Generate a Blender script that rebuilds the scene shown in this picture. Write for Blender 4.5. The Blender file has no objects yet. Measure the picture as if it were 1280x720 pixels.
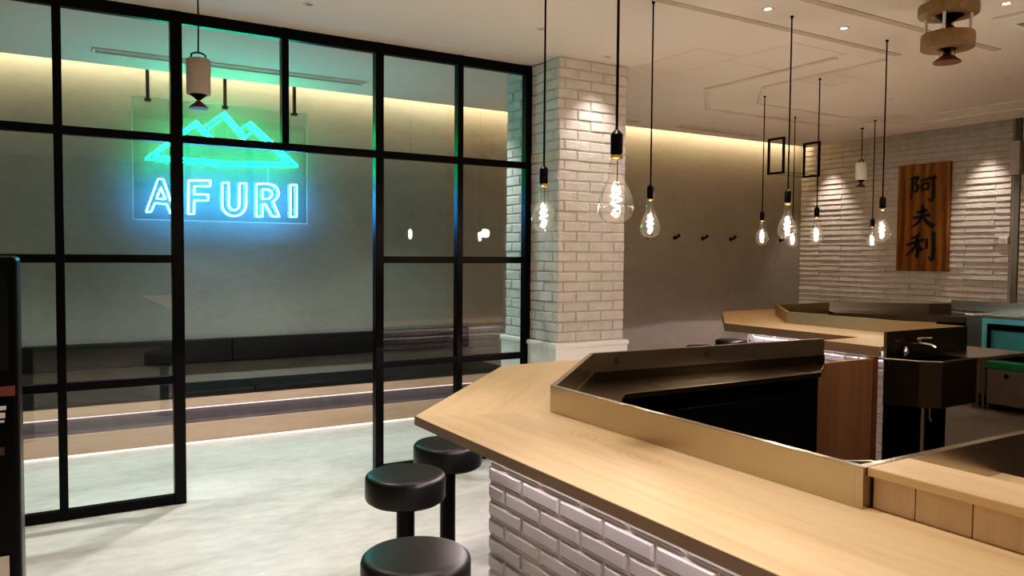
import bpy, bmesh, math, random
from mathutils import Vector, Matrix
random.seed(7)
C = bpy.context.scene.collection
PI = math.pi
sc = bpy.context.scene

# ------------------------------------------------------------------ camera
F, YAW, PITCH, ROLL, EYE = 977.729, 0.544866789, 0.0429080304, 0.00774784379, 1.45
_f = Vector((math.sin(YAW)*math.cos(PITCH), math.cos(YAW)*math.cos(PITCH), -math.sin(PITCH)))
_r0 = Vector((math.cos(YAW), -math.sin(YAW), 0)); _u0 = _r0.cross(_f)
_r = math.cos(ROLL)*_r0 + math.sin(ROLL)*_u0
_u = -math.sin(ROLL)*_r0 + math.cos(ROLL)*_u0
EYEP = Vector((0, 0, EYE))
def at(px, py, X=None, Y=None, Z=None):
    """world point where the sight line through a photo position meets a given plane"""
    d = _f + (px-640)/F*_r - (py-360)/F*_u
    if X is not None: t = (X-EYEP.x)/d.x
    elif Y is not None: t = (Y-EYEP.y)/d.y
    else: t = (Z-EYEP.z)/d.z
    return EYEP + t*d
cam = bpy.data.cameras.new('camera'); camo = bpy.data.objects.new('camera', cam); C.objects.link(camo)
cam.sensor_width = 36; cam.lens = F/1280*36; cam.clip_start = 0.05
camo.matrix_world = Matrix(((_r.x, _u.x, -_f.x, 0), (_r.y, _u.y, -_f.y, 0), (_r.z, _u.z, -_f.z, EYE), (0, 0, 0, 1)))
sc.camera = camo

# ------------------------------------------------------------------ materials
def newmat(name):
    m = bpy.data.materials.new(name); m.use_nodes = True
    nt = m.node_tree; nt.nodes.clear()
    out = nt.nodes.new('ShaderNodeOutputMaterial')
    return m, nt, out
def N(nt, t, **k):
    n = nt.nodes.new(t)
    for a, b in k.items():
        if a.startswith('_'): n.inputs[a[1:]].default_value = b
        else: setattr(n, a, b)
    return n
def L(nt, a, b): nt.links.new(a, b)
def rgba(c): return (c[0], c[1], c[2], 1)
def ramp(nt, fac, stops):
    r = N(nt, 'ShaderNodeValToRGB'); e = r.color_ramp.elements
    while len(e) < len(stops): e.new(0.5)
    for el, (p, c) in zip(e, stops): el.position = p; el.color = rgba(c)
    L(nt, fac, r.inputs[0]); return r.outputs[0]
def coords(nt, scale=(1, 1, 1), rot=(0, 0, 0)):
    tc = N(nt, 'ShaderNodeTexCoord'); mp = N(nt, 'ShaderNodeMapping')
    mp.inputs['Scale'].default_value = scale
    r = N(nt, 'ShaderNodeMapping'); r.inputs['Rotation'].default_value = rot
    L(nt, tc.outputs['Object'], r.inputs[0]); L(nt, r.outputs[0], mp.inputs[0])
    return mp.outputs[0]
def noise(nt, vec, scale, detail=4, rough=0.55, dist=0):
    n = N(nt, 'ShaderNodeTexNoise'); n.inputs['Scale'].default_value = scale
    n.inputs['Detail'].default_value = detail; n.inputs['Roughness'].default_value = rough
    n.inputs['Distortion'].default_value = dist
    L(nt, vec, n.inputs['Vector']); return n.outputs['Fac']
def bump(nt, h, strength, dist=0.01):
    b = N(nt, 'ShaderNodeBump'); b.inputs['Strength'].default_value = strength
    b.inputs['Distance'].default_value = dist; L(nt, h, b.inputs['Height']); return b.outputs[0]
def bsdf(nt, out, col=None, rough=0.5, metal=0.0, spec=0.5, coat=0):
    p = N(nt, 'ShaderNodeBsdfPrincipled')
    if col is not None: p.inputs['Base Color'].default_value = rgba(col)
    p.inputs['Roughness'].default_value = rough; p.inputs['Metallic'].default_value = metal
    p.inputs['Specular IOR Level'].default_value = spec; p.inputs['Coat Weight'].default_value = coat
    L(nt, p.outputs[0], out.inputs[0]); return p
def plain(name, col, rough=0.5, metal=0.0, spec=0.5, var=0.08, scale=8, bmp=0.0):
    m, nt, out = newmat(name); p = bsdf(nt, out, col, rough, metal, spec)
    v = coords(nt); n = noise(nt, v, scale)
    c = ramp(nt, n, [(0.3, [x*(1-var) for x in col]), (0.7, [min(1, x*(1+var)) for x in col])])
    L(nt, c, p.inputs['Base Color'])
    if bmp: L(nt, bump(nt, noise(nt, v, scale*12), bmp), p.inputs['Normal'])
    return m
def emit(name, col, strength):
    m, nt, out = newmat(name); e = N(nt, 'ShaderNodeEmission')
    e.inputs[0].default_value = rgba(col); e.inputs[1].default_value = strength
    L(nt, e.outputs[0], out.inputs[0]); return m
def thin_glass(name, tint, base=0.06, gain=0.9, rough=0.0, power=4.0, haze=0.0):
    m, nt, out = newmat(name)
    lw = N(nt, 'ShaderNodeLayerWeight'); lw.inputs[0].default_value = 0.5
    pw = N(nt, 'ShaderNodeMath', operation='POWER'); pw.inputs[1].default_value = power
    L(nt, lw.outputs['Facing'], pw.inputs[0])
    ma = N(nt, 'ShaderNodeMath', operation='MULTIPLY_ADD'); ma.inputs[1].default_value = gain; ma.inputs[2].default_value = base
    L(nt, pw.outputs[0], ma.inputs[0])
    tr = N(nt, 'ShaderNodeBsdfTransparent'); tr.inputs[0].default_value = rgba(tint)
    gl = N(nt, 'ShaderNodeBsdfGlossy'); gl.inputs['Roughness'].default_value = rough
    mx = N(nt, 'ShaderNodeMixShader'); L(nt, ma.outputs[0], mx.inputs[0])
    src = tr.outputs[0]
    if haze:
        df = N(nt, 'ShaderNodeBsdfDiffuse'); df.inputs[0].default_value = (0.8, 0.85, 0.85, 1)
        m2 = N(nt, 'ShaderNodeMixShader'); m2.inputs[0].default_value = haze
        L(nt, tr.outputs[0], m2.inputs[1]); L(nt, df.outputs[0], m2.inputs[2]); src = m2.outputs[0]
    L(nt, src, mx.inputs[1]); L(nt, gl.outputs[0], mx.inputs[2]); L(nt, mx.outputs[0], out.inputs[0])
    return m
def oak(name, rot=0.0, cols=((0.57, 0.39, 0.215), (0.68, 0.49, 0.295), (0.73, 0.545, 0.345)), rough=0.42, vertical=False, knots=()):
    """grain runs along local Y turned by rot (or along Z)"""
    m, nt, out = newmat(name); p = bsdf(nt, out, None, rough, 0, 0.4)
    if vertical: v = coords(nt, (14, 14, 0.9))
    else: v = coords(nt, (14, 0.8, 6), (0, 0, rot))
    n1 = noise(nt, v, 1.6, 6, 0.6, 0.6)
    v2 = coords(nt, (1, 1, 6) if vertical else (60, 2.0, 20), (0, 0, rot)) if not vertical else coords(nt, (70, 70, 2))
    n2 = noise(nt, v2, 2.2, 3, 0.6)
    # plank-to-plank tone
    v3 = coords(nt, (7.5, 0.45, 1), (0, 0, rot)) if not vertical else coords(nt, (6, 6, 0.2))
    vo = N(nt, 'ShaderNodeTexVoronoi', feature='F1'); vo.inputs['Scale'].default_value = 1.0; vo.inputs['Randomness'].default_value = 0.25
    L(nt, v3, vo.inputs['Vector'])
    a = N(nt, 'ShaderNodeMath', operation='MULTIPLY_ADD'); a.inputs[1].default_value = 0.35; L(nt, n2, a.inputs[0])
    b = N(nt, 'ShaderNodeMath', operation='MULTIPLY'); b.inputs[1].default_value = 0.65; L(nt, n1, b.inputs[0]); L(nt, b.outputs[0], a.inputs[2])
    for kx, ky in knots:      # growth rings around a knot
        tc = N(nt, 'ShaderNodeTexCoord'); mp = N(nt, 'ShaderNodeMapping'); mp.inputs['Location'].default_value = (-kx*11, -ky*6, 0); mp.inputs['Scale'].default_value = (11, 6, 0)
        L(nt, tc.outputs['Object'], mp.inputs[0])
        ln = N(nt, 'ShaderNodeVectorMath', operation='LENGTH'); L(nt, mp.outputs[0], ln.inputs[0])
        wob = N(nt, 'ShaderNodeMath', operation='MULTIPLY_ADD'); wob.inputs[1].default_value = 0.35; L(nt, n1, wob.inputs[0]); L(nt, ln.outputs['Value'], wob.inputs[2])
        sc_ = N(nt, 'ShaderNodeMath', operation='MULTIPLY'); sc_.inputs[1].default_value = 26; L(nt, wob.outputs[0], sc_.inputs[0])
        sn = N(nt, 'ShaderNodeMath', operation='SINE'); L(nt, sc_.outputs[0], sn.inputs[0])
        fo = N(nt, 'ShaderNodeMapRange'); fo.inputs[1].default_value = 0.0; fo.inputs[2].default_value = 0.75; fo.inputs[3].default_value = 0.17; fo.inputs[4].default_value = 0.0
        L(nt, ln.outputs['Value'], fo.inputs[0])
        pr_ = N(nt, 'ShaderNodeMath', operation='MULTIPLY'); L(nt, sn.outputs[0], pr_.inputs[0]); L(nt, fo.outputs[0], pr_.inputs[1])
        ad = N(nt, 'ShaderNodeMath', operation='SUBTRACT'); L(nt, a.outputs[0], ad.inputs[0]); L(nt, pr_.outputs[0], ad.inputs[1])
        a2 = N(nt, 'ShaderNodeMath', operation='SUBTRACT'); L(nt, ad.outputs[0], a2.inputs[0])
        h_ = N(nt, 'ShaderNodeMath', operation='MULTIPLY'); h_.inputs[1].default_value = 0.9; L(nt, fo.outputs[0], h_.inputs[0]); L(nt, h_.outputs[0], a2.inputs[1]); a = a2
    c = ramp(nt, a.outputs[0], [(0.3, cols[0]), (0.5, cols[1]), (0.72, cols[2])])
    mx = N(nt, 'ShaderNodeMix', data_type='RGBA', blend_type='MULTIPLY'); mx.inputs[0].default_value = 0.16
    bw = N(nt, 'ShaderNodeRGBToBW'); L(nt, vo.outputs['Color'], bw.inputs[0])
    L(nt, c, mx.inputs[6]); L(nt, bw.outputs[0], mx.inputs[7])
    L(nt, mx.outputs[2], p.inputs['Base Color']); L(nt, bump(nt, n2, 0.05, 0.003), p.inputs['Normal'])
    return m
def steel(name, col=(0.55, 0.53, 0.49), rough=0.28, streak=(60, 60, 1.5)):
    m, nt, out = newmat(name); p = bsdf(nt, out, col, rough, 1.0)
    v = coords(nt, streak); n = noise(nt, v, 3, 3)
    r = N(nt, 'ShaderNodeMapRange'); r.inputs[3].default_value = rough*0.98; r.inputs[4].default_value = rough*1.02
    L(nt, n, r.inputs[0]); L(nt, r.outputs[0], p.inputs['Roughness'])
    c = ramp(nt, n, [(0.3, [x*0.97 for x in col]), (0.7, [min(1, x*1.02) for x in col])])
    L(nt, c, p.inputs['Base Color']); return m
def concrete(name, c0, c1, c2, rough, streak=(1, 1, 1), scale=1.4, spec=0.5, bmp=0.08):
    m, nt, out = newmat(name); p = bsdf(nt, out, None, rough, 0, spec)
    v = coords(nt, streak)
    n1 = noise(nt, v, scale, 8, 0.62, 0.7); n2 = noise(nt, coords(nt, (6*streak[0], 6*streak[1], 6*streak[2])), scale*2, 6, 0.6)
    a = N(nt, 'ShaderNodeMath', operation='MULTIPLY_ADD'); a.inputs[1].default_value = 0.35; L(nt, n2, a.inputs[0])
    b = N(nt, 'ShaderNodeMath', operation='MULTIPLY'); b.inputs[1].default_value = 0.65; L(nt, n1, b.inputs[0]); L(nt, b.outputs[0], a.inputs[2])
    c = ramp(nt, a.outputs[0], [(0.34, c0), (0.5, c1), (0.66, c2)])
    L(nt, c, p.inputs['Base Color']); L(nt, bump(nt, n2, bmp, 0.004), p.inputs['Normal'])
    rr = N(nt, 'ShaderNodeMapRange'); rr.inputs[3].default_value = rough*0.8; rr.inputs[4].default_value = rough*1.25
    L(nt, n1, rr.inputs[0]); L(nt, rr.outputs[0], p.inputs['Roughness'])
    return m
def brickpaint(name, col, bmp=0.6):
    m, nt, out = newmat(name); p = bsdf(nt, out, col, 0.55, 0, 0.35)
    v = coords(nt); n = noise(nt, v, 9, 6, 0.6); n2 = noise(nt, v, 55, 5, 0.65)
    c = ramp(nt, n, [(0.3, [x*0.86 for x in col]), (0.7, [min(1, x*1.06) for x in col])])
    L(nt, c, p.inputs['Base Color'])
    s = N(nt, 'ShaderNodeMath', operation='ADD'); L(nt, n, s.inputs[0]); L(nt, n2, s.inputs[1])
    L(nt, bump(nt, s.outputs[0], bmp, 0.012), p.inputs['Normal']); return m

M = {}
M['floor'] = concrete('pale_floor', (0.39, 0.38, 0.35), (0.56, 0.54, 0.50), (0.72, 0.695, 0.65), 0.36, (0.6, 1.3, 1), 1.25, 0.35)
M['ceiling'] = plain('ceiling_paint', (0.74, 0.665, 0.59), 0.8, var=0.02, scale=2)
M['ceiling_line'] = plain('ceiling_shadow_gap', (0.30, 0.25, 0.21), 0.8)  # dark brown tone of the air conditioner louvers
M['slotband'] = plain('ceiling_slot_band', (0.50, 0.43, 0.36), 0.8)  # strip is flush; the slot's darker shading is put into its colour
M['ceiling_trim'] = plain('ceiling_trim_paint', (0.67, 0.60, 0.53), 0.7)
M['plaster'] = concrete('grey_plaster', (0.225, 0.235, 0.222), (0.255, 0.268, 0.252), (0.285, 0.298, 0.28), 0.6, (1, 1, 1.6), 1.1, 0.25, 0.05)  # same wall as the taupe part; cool neon light put into its colour
M['plaster_taupe'] = concrete('taupe_plaster', (0.245, 0.217, 0.19), (0.275, 0.245, 0.215), (0.305, 0.272, 0.24), 0.6, (1, 1, 1.6), 1.1, 0.25, 0.05)  # same plaster; warm bulb light on the bar side put into its colour
M['brick'] = brickpaint('white_painted_brick', (0.72, 0.675, 0.63))
M['brickwall'] = brickpaint('white_glazed_brick', (0.58, 0.52, 0.47), 0.9)
M['mortar'] = plain('white_mortar', (0.58, 0.54, 0.50), 0.8, bmp=0.3)
M['white'] = plain('white_paint', (0.76, 0.72, 0.66), 0.55, var=0.03)
M['tile'] = plain('grey_white_glazed_tile', (0.34, 0.315, 0.33), 0.12, spec=0.7, var=0.04, scale=3)
M['grout'] = plain('tile_grout', (0.46, 0.43, 0.43), 0.8)
M['blackmetal'] = plain('black_powder_coated_steel', (0.005, 0.005, 0.006), 0.3, spec=0.22)
M['black'] = plain('black_plastic', (0.006, 0.006, 0.007), 0.35, spec=0.2)
M['void'] = plain('black_recess', (0.004, 0.0035, 0.0035), 0.7, spec=0.1)
M['leather'] = plain('black_vinyl', (0.010, 0.010, 0.011), 0.42, spec=0.38, bmp=0.04, scale=20)
k1, k2 = at(730, 544, Z=0.85), at(805, 572, Z=0.85)
M['oak_k'] = oak('oak_with_knots', knots=[(k1.x-1.45, k1.y-1.0), (k2.x-1.45, k2.y-1.0)])
M['oak'] = oak('oak_along_counter')
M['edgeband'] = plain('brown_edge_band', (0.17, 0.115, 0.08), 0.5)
M['oak_diag'] = oak('oak_diagonal', PI/4)
M['oak_x'] = oak('oak_across', PI/2)
M['oak_v'] = oak('oak_vertical', 0, ((0.60, 0.46, 0.335), (0.68, 0.54, 0.40), (0.73, 0.59, 0.45)), 0.5, True)
M['brownwood'] = oak('brown_wood_panel', 0, ((0.20, 0.115, 0.065), (0.26, 0.155, 0.09), (0.30, 0.185, 0.11)), 0.45, True)
M['benchwood'] = oak('bench_wood', PI/2, ((0.58, 0.38, 0.28), (0.68, 0.46, 0.34), (0.74, 0.51, 0.39)), 0.5)
M['speakerwood'] = oak('speaker_plywood', PI/2, ((0.22, 0.145, 0.08), (0.30, 0.20, 0.115), (0.38, 0.265, 0.16)), 0.5)
M['steel'] = steel('brushed_steel', (0.50, 0.455, 0.385), 0.27)
M['steel_dark'] = steel('dull_steel', (0.15, 0.125, 0.09), 0.27)  # same steel, colour darkened for inner faces that reflect darkness
M['steel_warm'] = steel('bronze_steel', (0.52, 0.42, 0.28), 0.42)  # same steel; the warm reflection of the wood is put into its colour
M['tile_led_far'] = emit('far_counter_led_strip', (1.0, 0.90, 0.92), 16)
M['cyan_enamel'] = plain('cyan_tinted_enamel', (0.16, 0.50, 0.58), 0.35)  # steel frame; the cyan light falling on it is put into its colour
M['staff_floor'] = concrete('grey_brown_staff_floor', (0.12, 0.105, 0.095), (0.17, 0.15, 0.14), (0.22, 0.20, 0.185), 0.5, (0.6, 2.5, 1), 1.6, 0.3)
M['chrome'] = steel('chrome', (0.85, 0.85, 0.86), 0.08)
M['brass'] = steel('brass', (0.75, 0.48, 0.18), 0.25)
M['glass'] = thin_glass('partition_glass', (0.86, 0.91, 0.905), 0.10, 0.85)
M['bulbglass'] = thin_glass('bulb_glass', (0.97, 0.95, 0.93), 0.05, 0.75, 0.02, 2.4, haze=0.004)
M['acrylic'] = thin_glass('clear_acrylic', (0.88, 0.93, 0.93), 0.06, 0.8, haze=0.02)
M['acrylic_edge'] = plain('acrylic_edge', (0.5, 0.7, 0.7), 0.2)
M['filament'] = emit('lamp_filament', (1.0, 0.78, 0.60), 650)
M['neon_green'] = emit('green_neon', (0.0015, 1.0, 0.26), 40)
M['neon_white'] = emit('ice_blue_neon', (0.05, 0.36, 1.0), 52)
M['led_warm'] = emit('warm_led_strip', (1.0, 0.72, 0.66), 1.6)
M['led_pink'] = emit('floor_led_strip', (1.0, 0.76, 0.68), 2.2)
M['tile_led'] = emit('counter_led_strip', (1.0, 0.88, 0.90), 75)
M['dl_off'] = plain('unlit_lens', (0.25, 0.21, 0.17), 0.3)
M['dl_on'] = emit('downlight_lens', (1.0, 0.85, 0.66), 30)
M['benchband'] = plain('grey_purple_fabric', (0.16, 0.14, 0.17), 0.6)
M['speaker'] = plain('grey_speaker_body', (0.44, 0.38, 0.33), 0.6)
M['redbrown'] = plain('speaker_cone', (0.16, 0.075, 0.05), 0.45)
M['tealsteel'] = plain('teal_tinted_enamel', (0.10, 0.30, 0.30), 0.35)  # teal light inside the shelf, put into the panel's colour
M['ink'] = plain('black_ink', (0.010, 0.007, 0.006), 0.4)
M['red'] = plain('red_label', (0.16, 0.05, 0.04), 0.5)
M['paper'] = plain('white_sticker', (0.55, 0.54, 0.53), 0.6)
M['screen'] = plain('dark_screen', (0.016, 0.018, 0.024), 0.08)
M['greenplastic'] = plain('green_lid', (0.03, 0.17, 0.07), 0.4)
M['applbrown'] = plain('grey_brown_enamel', (0.16, 0.14, 0.115), 0.4)

def plaque_mat():
    m, nt, out = newmat('stained_plank'); p = bsdf(nt, out, None, 0.3, 0, 0.5)
    v = coords(nt, (9, 9, 0.7)); n = noise(nt, v, 1.5, 7, 0.6, 1.6)
    w = N(nt, 'ShaderNodeTexWave', wave_type='BANDS', bands_direction='Y'); w.inputs['Scale'].default_value = 2.6
    w.inputs['Distortion'].default_value = 7; w.inputs['Detail'].default_value = 3
    L(nt, coords(nt, (1, 1, 0.25)), w.inputs['Vector'])
    a = N(nt, 'ShaderNodeMath', operation='MULTIPLY_ADD'); a.inputs[1].default_value = 0.3; L(nt, w.outputs['Fac'], a.inputs[0])
    b = N(nt, 'ShaderNodeMath', operation='MULTIPLY'); b.inputs[1].default_value = 0.7; L(nt, n, b.inputs[0]); L(nt, b.outputs[0], a.inputs[2])
    c = ramp(nt, a.outputs[0], [(0.2, (0.075, 0.026, 0.004)), (0.5, (0.20, 0.088, 0.018)), (0.8, (0.33, 0.155, 0.035))])
    L(nt, c, p.inputs['Base Color']); return m
M['plaque'] = plaque_mat()

# ------------------------------------------------------------------ mesh helpers
class MB:
    def __init__(s): s.bm = bmesh.new()
    def poly(s, pts):
        vs = [s.bm.verts.new(p) for p in pts]
        try: return s.bm.faces.new(vs)
        except ValueError: return None
    def hexa(s, p):            # 8 points: bottom 4, top 4
        v = [s.bm.verts.new(q) for q in p]
        for f in ((3,2,1,0),(4,5,6,7),(0,1,5,4),(1,2,6,5),(2,3,7,6),(3,0,4,7)): s.bm.faces.new([v[i] for i in f])
        return s
    def box(s, x0, y0, z0, x1, y1, z1):
        return s.hexa([(x0,y0,z0),(x1,y0,z0),(x1,y1,z0),(x0,y1,z0),(x0,y0,z1),(x1,y0,z1),(x1,y1,z1),(x0,y1,z1)])
    def prism(s, poly, z0, z1):
        a = [s.bm.verts.new((x, y, z0)) for x, y in poly]; b = [s.bm.verts.new((x, y, z1)) for x, y in poly]
        n = len(poly); s.bm.faces.new(a[::-1]); s.bm.faces.new(b)
        for i in range(n): s.bm.faces.new((a[i], a[(i+1) % n], b[(i+1) % n], b[i]))
        return s
    def wall(s, path, t, z0, z1):   # path of (x,y); thickness t to the right of travel; mitred
        off = offset(path, t)
        for i in range(len(path)-1):
            a, b, c, d = path[i], path[i+1], off[i+1], off[i]
            s.hexa([(*a, z0), (*d, z0), (*c, z0), (*b, z0), (*a, z1), (*d, z1), (*c, z1), (*b, z1)])
        return s
    def lathe(s, prof, c, n=32, caps=True):  # prof: (r, z)
        rings = []
        for r, z in prof:
            rings.append([s.bm.verts.new((c[0]+r*math.cos(2*PI*k/n), c[1]+r*math.sin(2*PI*k/n), c[2]+z)) for k in range(n)])
        for a, b in zip(rings, rings[1:]):
            for k in range(n): s.bm.faces.new((a[k], a[(k+1) % n], b[(k+1) % n], b[k]))
        if caps:
            s.bm.faces.new(rings[0][::-1]); s.bm.faces.new(rings[-1])
        return s
    def tube(s, path, r, n=8, closed=False):
        P = [Vector(p) for p in path]; rings = []; prev = None; m = len(P)
        for i, p in enumerate(P):
            if closed: t = (P[(i+1) % m]-P[i-1])
            else: t = P[min(i+1, m-1)]-P[max(i-1, 0)]
            t.normalize()
            if prev is None: a = t.orthogonal().normalized()
            else: a = (prev - t*prev.dot(t)); a = a.normalized() if a.length > 1e-6 else t.orthogonal().normalized()
            prev = a; b = t.cross(a)
            rings.append([s.bm.verts.new(p + r*(math.cos(2*PI*k/n)*a + math.sin(2*PI*k/n)*b)) for k in range(n)])
        for i in range(m if closed else m-1):
            A, B = rings[i], rings[(i+1) % m]
            for k in range(n): s.bm.faces.new((A[k], A[(k+1) % n], B[(k+1) % n], B[k]))
        if not closed: s.bm.faces.new(rings[0][::-1]); s.bm.faces.new(rings[-1])
        return s
    def build(s, name, mat, parent=None, bevel=0.0, smooth=False, loc=None, segs=2):
        bmesh.ops.recalc_face_normals(s.bm, faces=s.bm.faces)
        me = bpy.data.meshes.new(name)
        if loc is not None: bmesh.ops.translate(s.bm, verts=s.bm.verts, vec=-Vector(loc))
        s.bm.to_mesh(me); s.bm.free()
        for m in (mat if isinstance(mat, (list, tuple)) else [mat]): me.materials.append(m)
        o = bpy.data.objects.new(name, me); C.objects.link(o)
        if parent is not None: o.parent = parent
        if loc is not None: o.location = loc
        if smooth:
            me.polygons.foreach_set('use_smooth', [True]*len(me.polygons))
            es = o.modifiers.new('edges', 'EDGE_SPLIT'); es.split_angle = math.radians(40)
        if bevel:
            b = o.modifiers.new('bevel', 'BEVEL'); b.width = bevel; b.segments = segs; b.limit_method = 'ANGLE'
        return o
def offset(path, t):
    P = [Vector(p) for p in path]; out = []
    for i, p in enumerate(P):
        ns = []
        if i > 0: d = (P[i]-P[i-1]).normalized(); ns.append(Vector((d.y, -d.x)))
        if i < len(P)-1: d = (P[i+1]-P[i]).normalized(); ns.append(Vector((d.y, -d.x)))
        n = sum(ns, Vector((0, 0))).normalized(); k = t/max(0.2, n.dot(ns[0]))
        q = p+n*k; out.append((q.x, q.y))
    return out
def tag(o, label=None, cat=None, group=None, kind=None):
    if label: o['label'] = label
    if cat: o['category'] = cat
    if group: o['group'] = group
    if kind: o['kind'] = kind
    return o
def thing(name, label, cat, loc=(0, 0, 0), group=None, kind=None):
    o = bpy.data.objects.new(name, None); C.objects.link(o); o.location = loc; o.empty_display_size = 0.1
    return tag(o, label, cat, group, kind)
def dup(root, loc, label, group=None):
    r = root.copy(); C.objects.link(r); r.location = loc; r['label'] = label
    if group: r['group'] = group
    for ch in list(root.children):
        c = ch.copy(); C.objects.link(c); c.parent = r
        for g in ch.children:
            d = g.copy(); C.objects.link(d); d.parent = c
    return r
def struct(o): o['kind'] = 'structure'; return o
def lamp(kind, name, loc, energy, col, target=None, size=0.05, angle=60, blend=0.6, shape=None, sy=None):
    l = bpy.data.lights.new(name, kind); l.energy = energy; l.color = col
    if kind == 'AREA':
        l.size = size
        if sy: l.shape = 'RECTANGLE'; l.size_y = sy
    else: l.shadow_soft_size = size
    if kind == 'SPOT': l.spot_size = math.radians(angle); l.spot_blend = blend
    o = bpy.data.objects.new(name, l); C.objects.link(o); o.location = loc
    if target is not None:
        d = (Vector(target)-Vector(loc)).normalized(); o.rotation_euler = d.to_track_quat('-Z', 'Y').to_euler()
    return o

# brick courses as real bricks: on the plane O + u*U + z, facing n
def bricks(mb, O, U, n, width, z0, z1, bl=0.21, bh=0.061, gap=0.009, depth=0.009, bev=0.005, jit=0.003, shift=0.0, seed=1, tilt=0.0):
    rnd = random.Random(seed); O = Vector(O); U = Vector(U); n = Vector(n); row = 0; z = z0
    while z < z1-0.01:
        h = min(bh, z1-z); u = -((row % 2)*(bl+gap)/2 + shift)
        while u < width:
            a = max(u, 0); b = min(u+bl, width)
            if b-a > 0.015:
                j = rnd.uniform(-jit, jit); t = [rnd.uniform(-jit, jit)*0.6 for _ in range(4)]
                w = [rnd.uniform(-1, 1)*jit*0.7 for _ in range(4)]
                c0 = [(a, z+w[0]), (b, z+w[1]), (b, z+h+w[2]), (a, z+h+w[3])]
                e0 = bev
                c1 = [(a+e0, z+w[0]+e0), (b-e0, z+w[1]+e0), (b-e0, z+h+w[2]-e0), (a+e0, z+h+w[3]-e0)]
                B = [O+U*p[0]+Vector((0, 0, p[1]))-n*0.004 for p in c0]
                Mi = [O+U*p[0]+Vector((0, 0, p[1]))+n*(depth*0.55+j+t[k]) for k, p in enumerate(c0)]
                T = [O+U*p[0]+Vector((0, 0, p[1]))+n*(depth+j+t[k]+(tilt if k < 2 else -tilt)) for k, p in enumerate(c1)]
                vb = [mb.bm.verts.new(p) for p in B]; vm = [mb.bm.verts.new(p) for p in Mi]; vt = [mb.bm.verts.new(p) for p in T]
                mb.bm.faces.new(vt)
                for A, D in ((vb, vm), (vm, vt)):
                    for k in range(4): mb.bm.faces.new((A[k], A[(k+1) % 4], D[(k+1) % 4], D[k]))
            u += bl+gap
        z += bh+gap; row += 1
def bevel_tiles(mb, O, U, n, width, ztop, zbot, tw=0.231, th=0.0665, gap=0.006, bev=0.011, depth=0.009, shift=0.0):
    O = Vector(O); U = Vector(U); n = Vector(n); row = 0; z = ztop
    while z > zbot+0.005:
        h = min(th, z-zbot); u = -((row % 2)*tw/2 + shift)
        while u < width:
            a = max(u+gap/2, 0); b = min(u+tw-gap/2, width)
            if b-a > 0.012:
                lo, hi = z-h+gap/2, z-gap/2
                if hi-lo > 0.01:
                    e = min(bev, (b-a)*0.4, (hi-lo)*0.4)
                    B = [O+U*p[0]+Vector((0, 0, p[1])) for p in ((a, lo), (b, lo), (b, hi), (a, hi))]
                    T = [O+U*p[0]+Vector((0, 0, p[1]))+n*depth for p in ((a+e, lo+e), (b-e, lo+e), (b-e, hi-e), (a+e, hi-e))]
                    vb = [mb.bm.verts.new(p) for p in B]; vt = [mb.bm.verts.new(p) for p in T]
                    mb.bm.faces.new(vt)
                    for k in range(4): mb.bm.faces.new((vb[k], vb[(k+1) % 4], vt[(k+1) % 4], vt[k]))
            u += tw
        z -= th; row += 1

# ------------------------------------------------------------------ the room
CZ = 2.80
struct(MB().box(-4.2, -3.7, -0.1, 8.8, 7.0, 0).build('floor', M['floor']))
cb = MB().box(-4.2, -3.7, CZ, 8.10, 6.43, CZ+0.10)
cb.box(-4.2, -3.7, CZ+0.34, 8.8, 7.0, CZ+0.42)
ceiling = struct(cb.build('ceiling', M['ceiling']))
struct(MB().box(-4.2, 6.75, 0, 3.35, 6.95, CZ+0.34).build('wall_back', M['plaster']))
struct(MB().box(3.35, 6.75, 0, 8.8, 6.95, CZ+0.34).build('wall_back', M['plaster_taupe']))
struct(MB().box(-4.2, -3.7, 0, -4.0, 7.0, CZ+0.34).build('wall_left', M['plaster']))
struct(MB().box(-4.2, -3.7, 0, 8.8, -3.5, CZ+0.34).build('wall_front', M['plaster']))
wr = MB().box(8.46, -3.7, 0, 8.8, 6.95, CZ+0.34)
wro = struct(wr.build('wall_right', M['mortar']))
b = MB(); bricks(b, (8.46, 6.75, 0), (0, -1, 0), (-1, 0, 0), 2.56, 0.02, CZ+0.33, bl=0.60, gap=0.002, jit=0.0035, depth=0.013, seed=3, tilt=0.005, bev=0.004)
bricks(b, (8.46, 4.10, 0), (0, -1, 0), (-1, 0, 0), 3.2, 0.02, CZ+0.33, bl=0.60, gap=0.002, jit=0.0035, depth=0.013, seed=4, tilt=0.005, bev=0.004)
b.build('brickwork', M['brickwall'], wro)
struct(MB().prism([(1.7, -3.4), (1.7, 2.4), (2.42, 3.1), (5.02, 3.1), (5.56, 3.4), (5.56, 4.8), (6.5, 5.75), (7.6, 5.75), (8.44, 4.9), (8.44, -3.4)], 0.0, 0.004).build('floor', M['staff_floor']))
tr = MB().box(8.44, 4.11, 0, 8.459, 4.17, CZ+0.3).build('trim_1', M['applbrown']); struct(tr)

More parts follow.
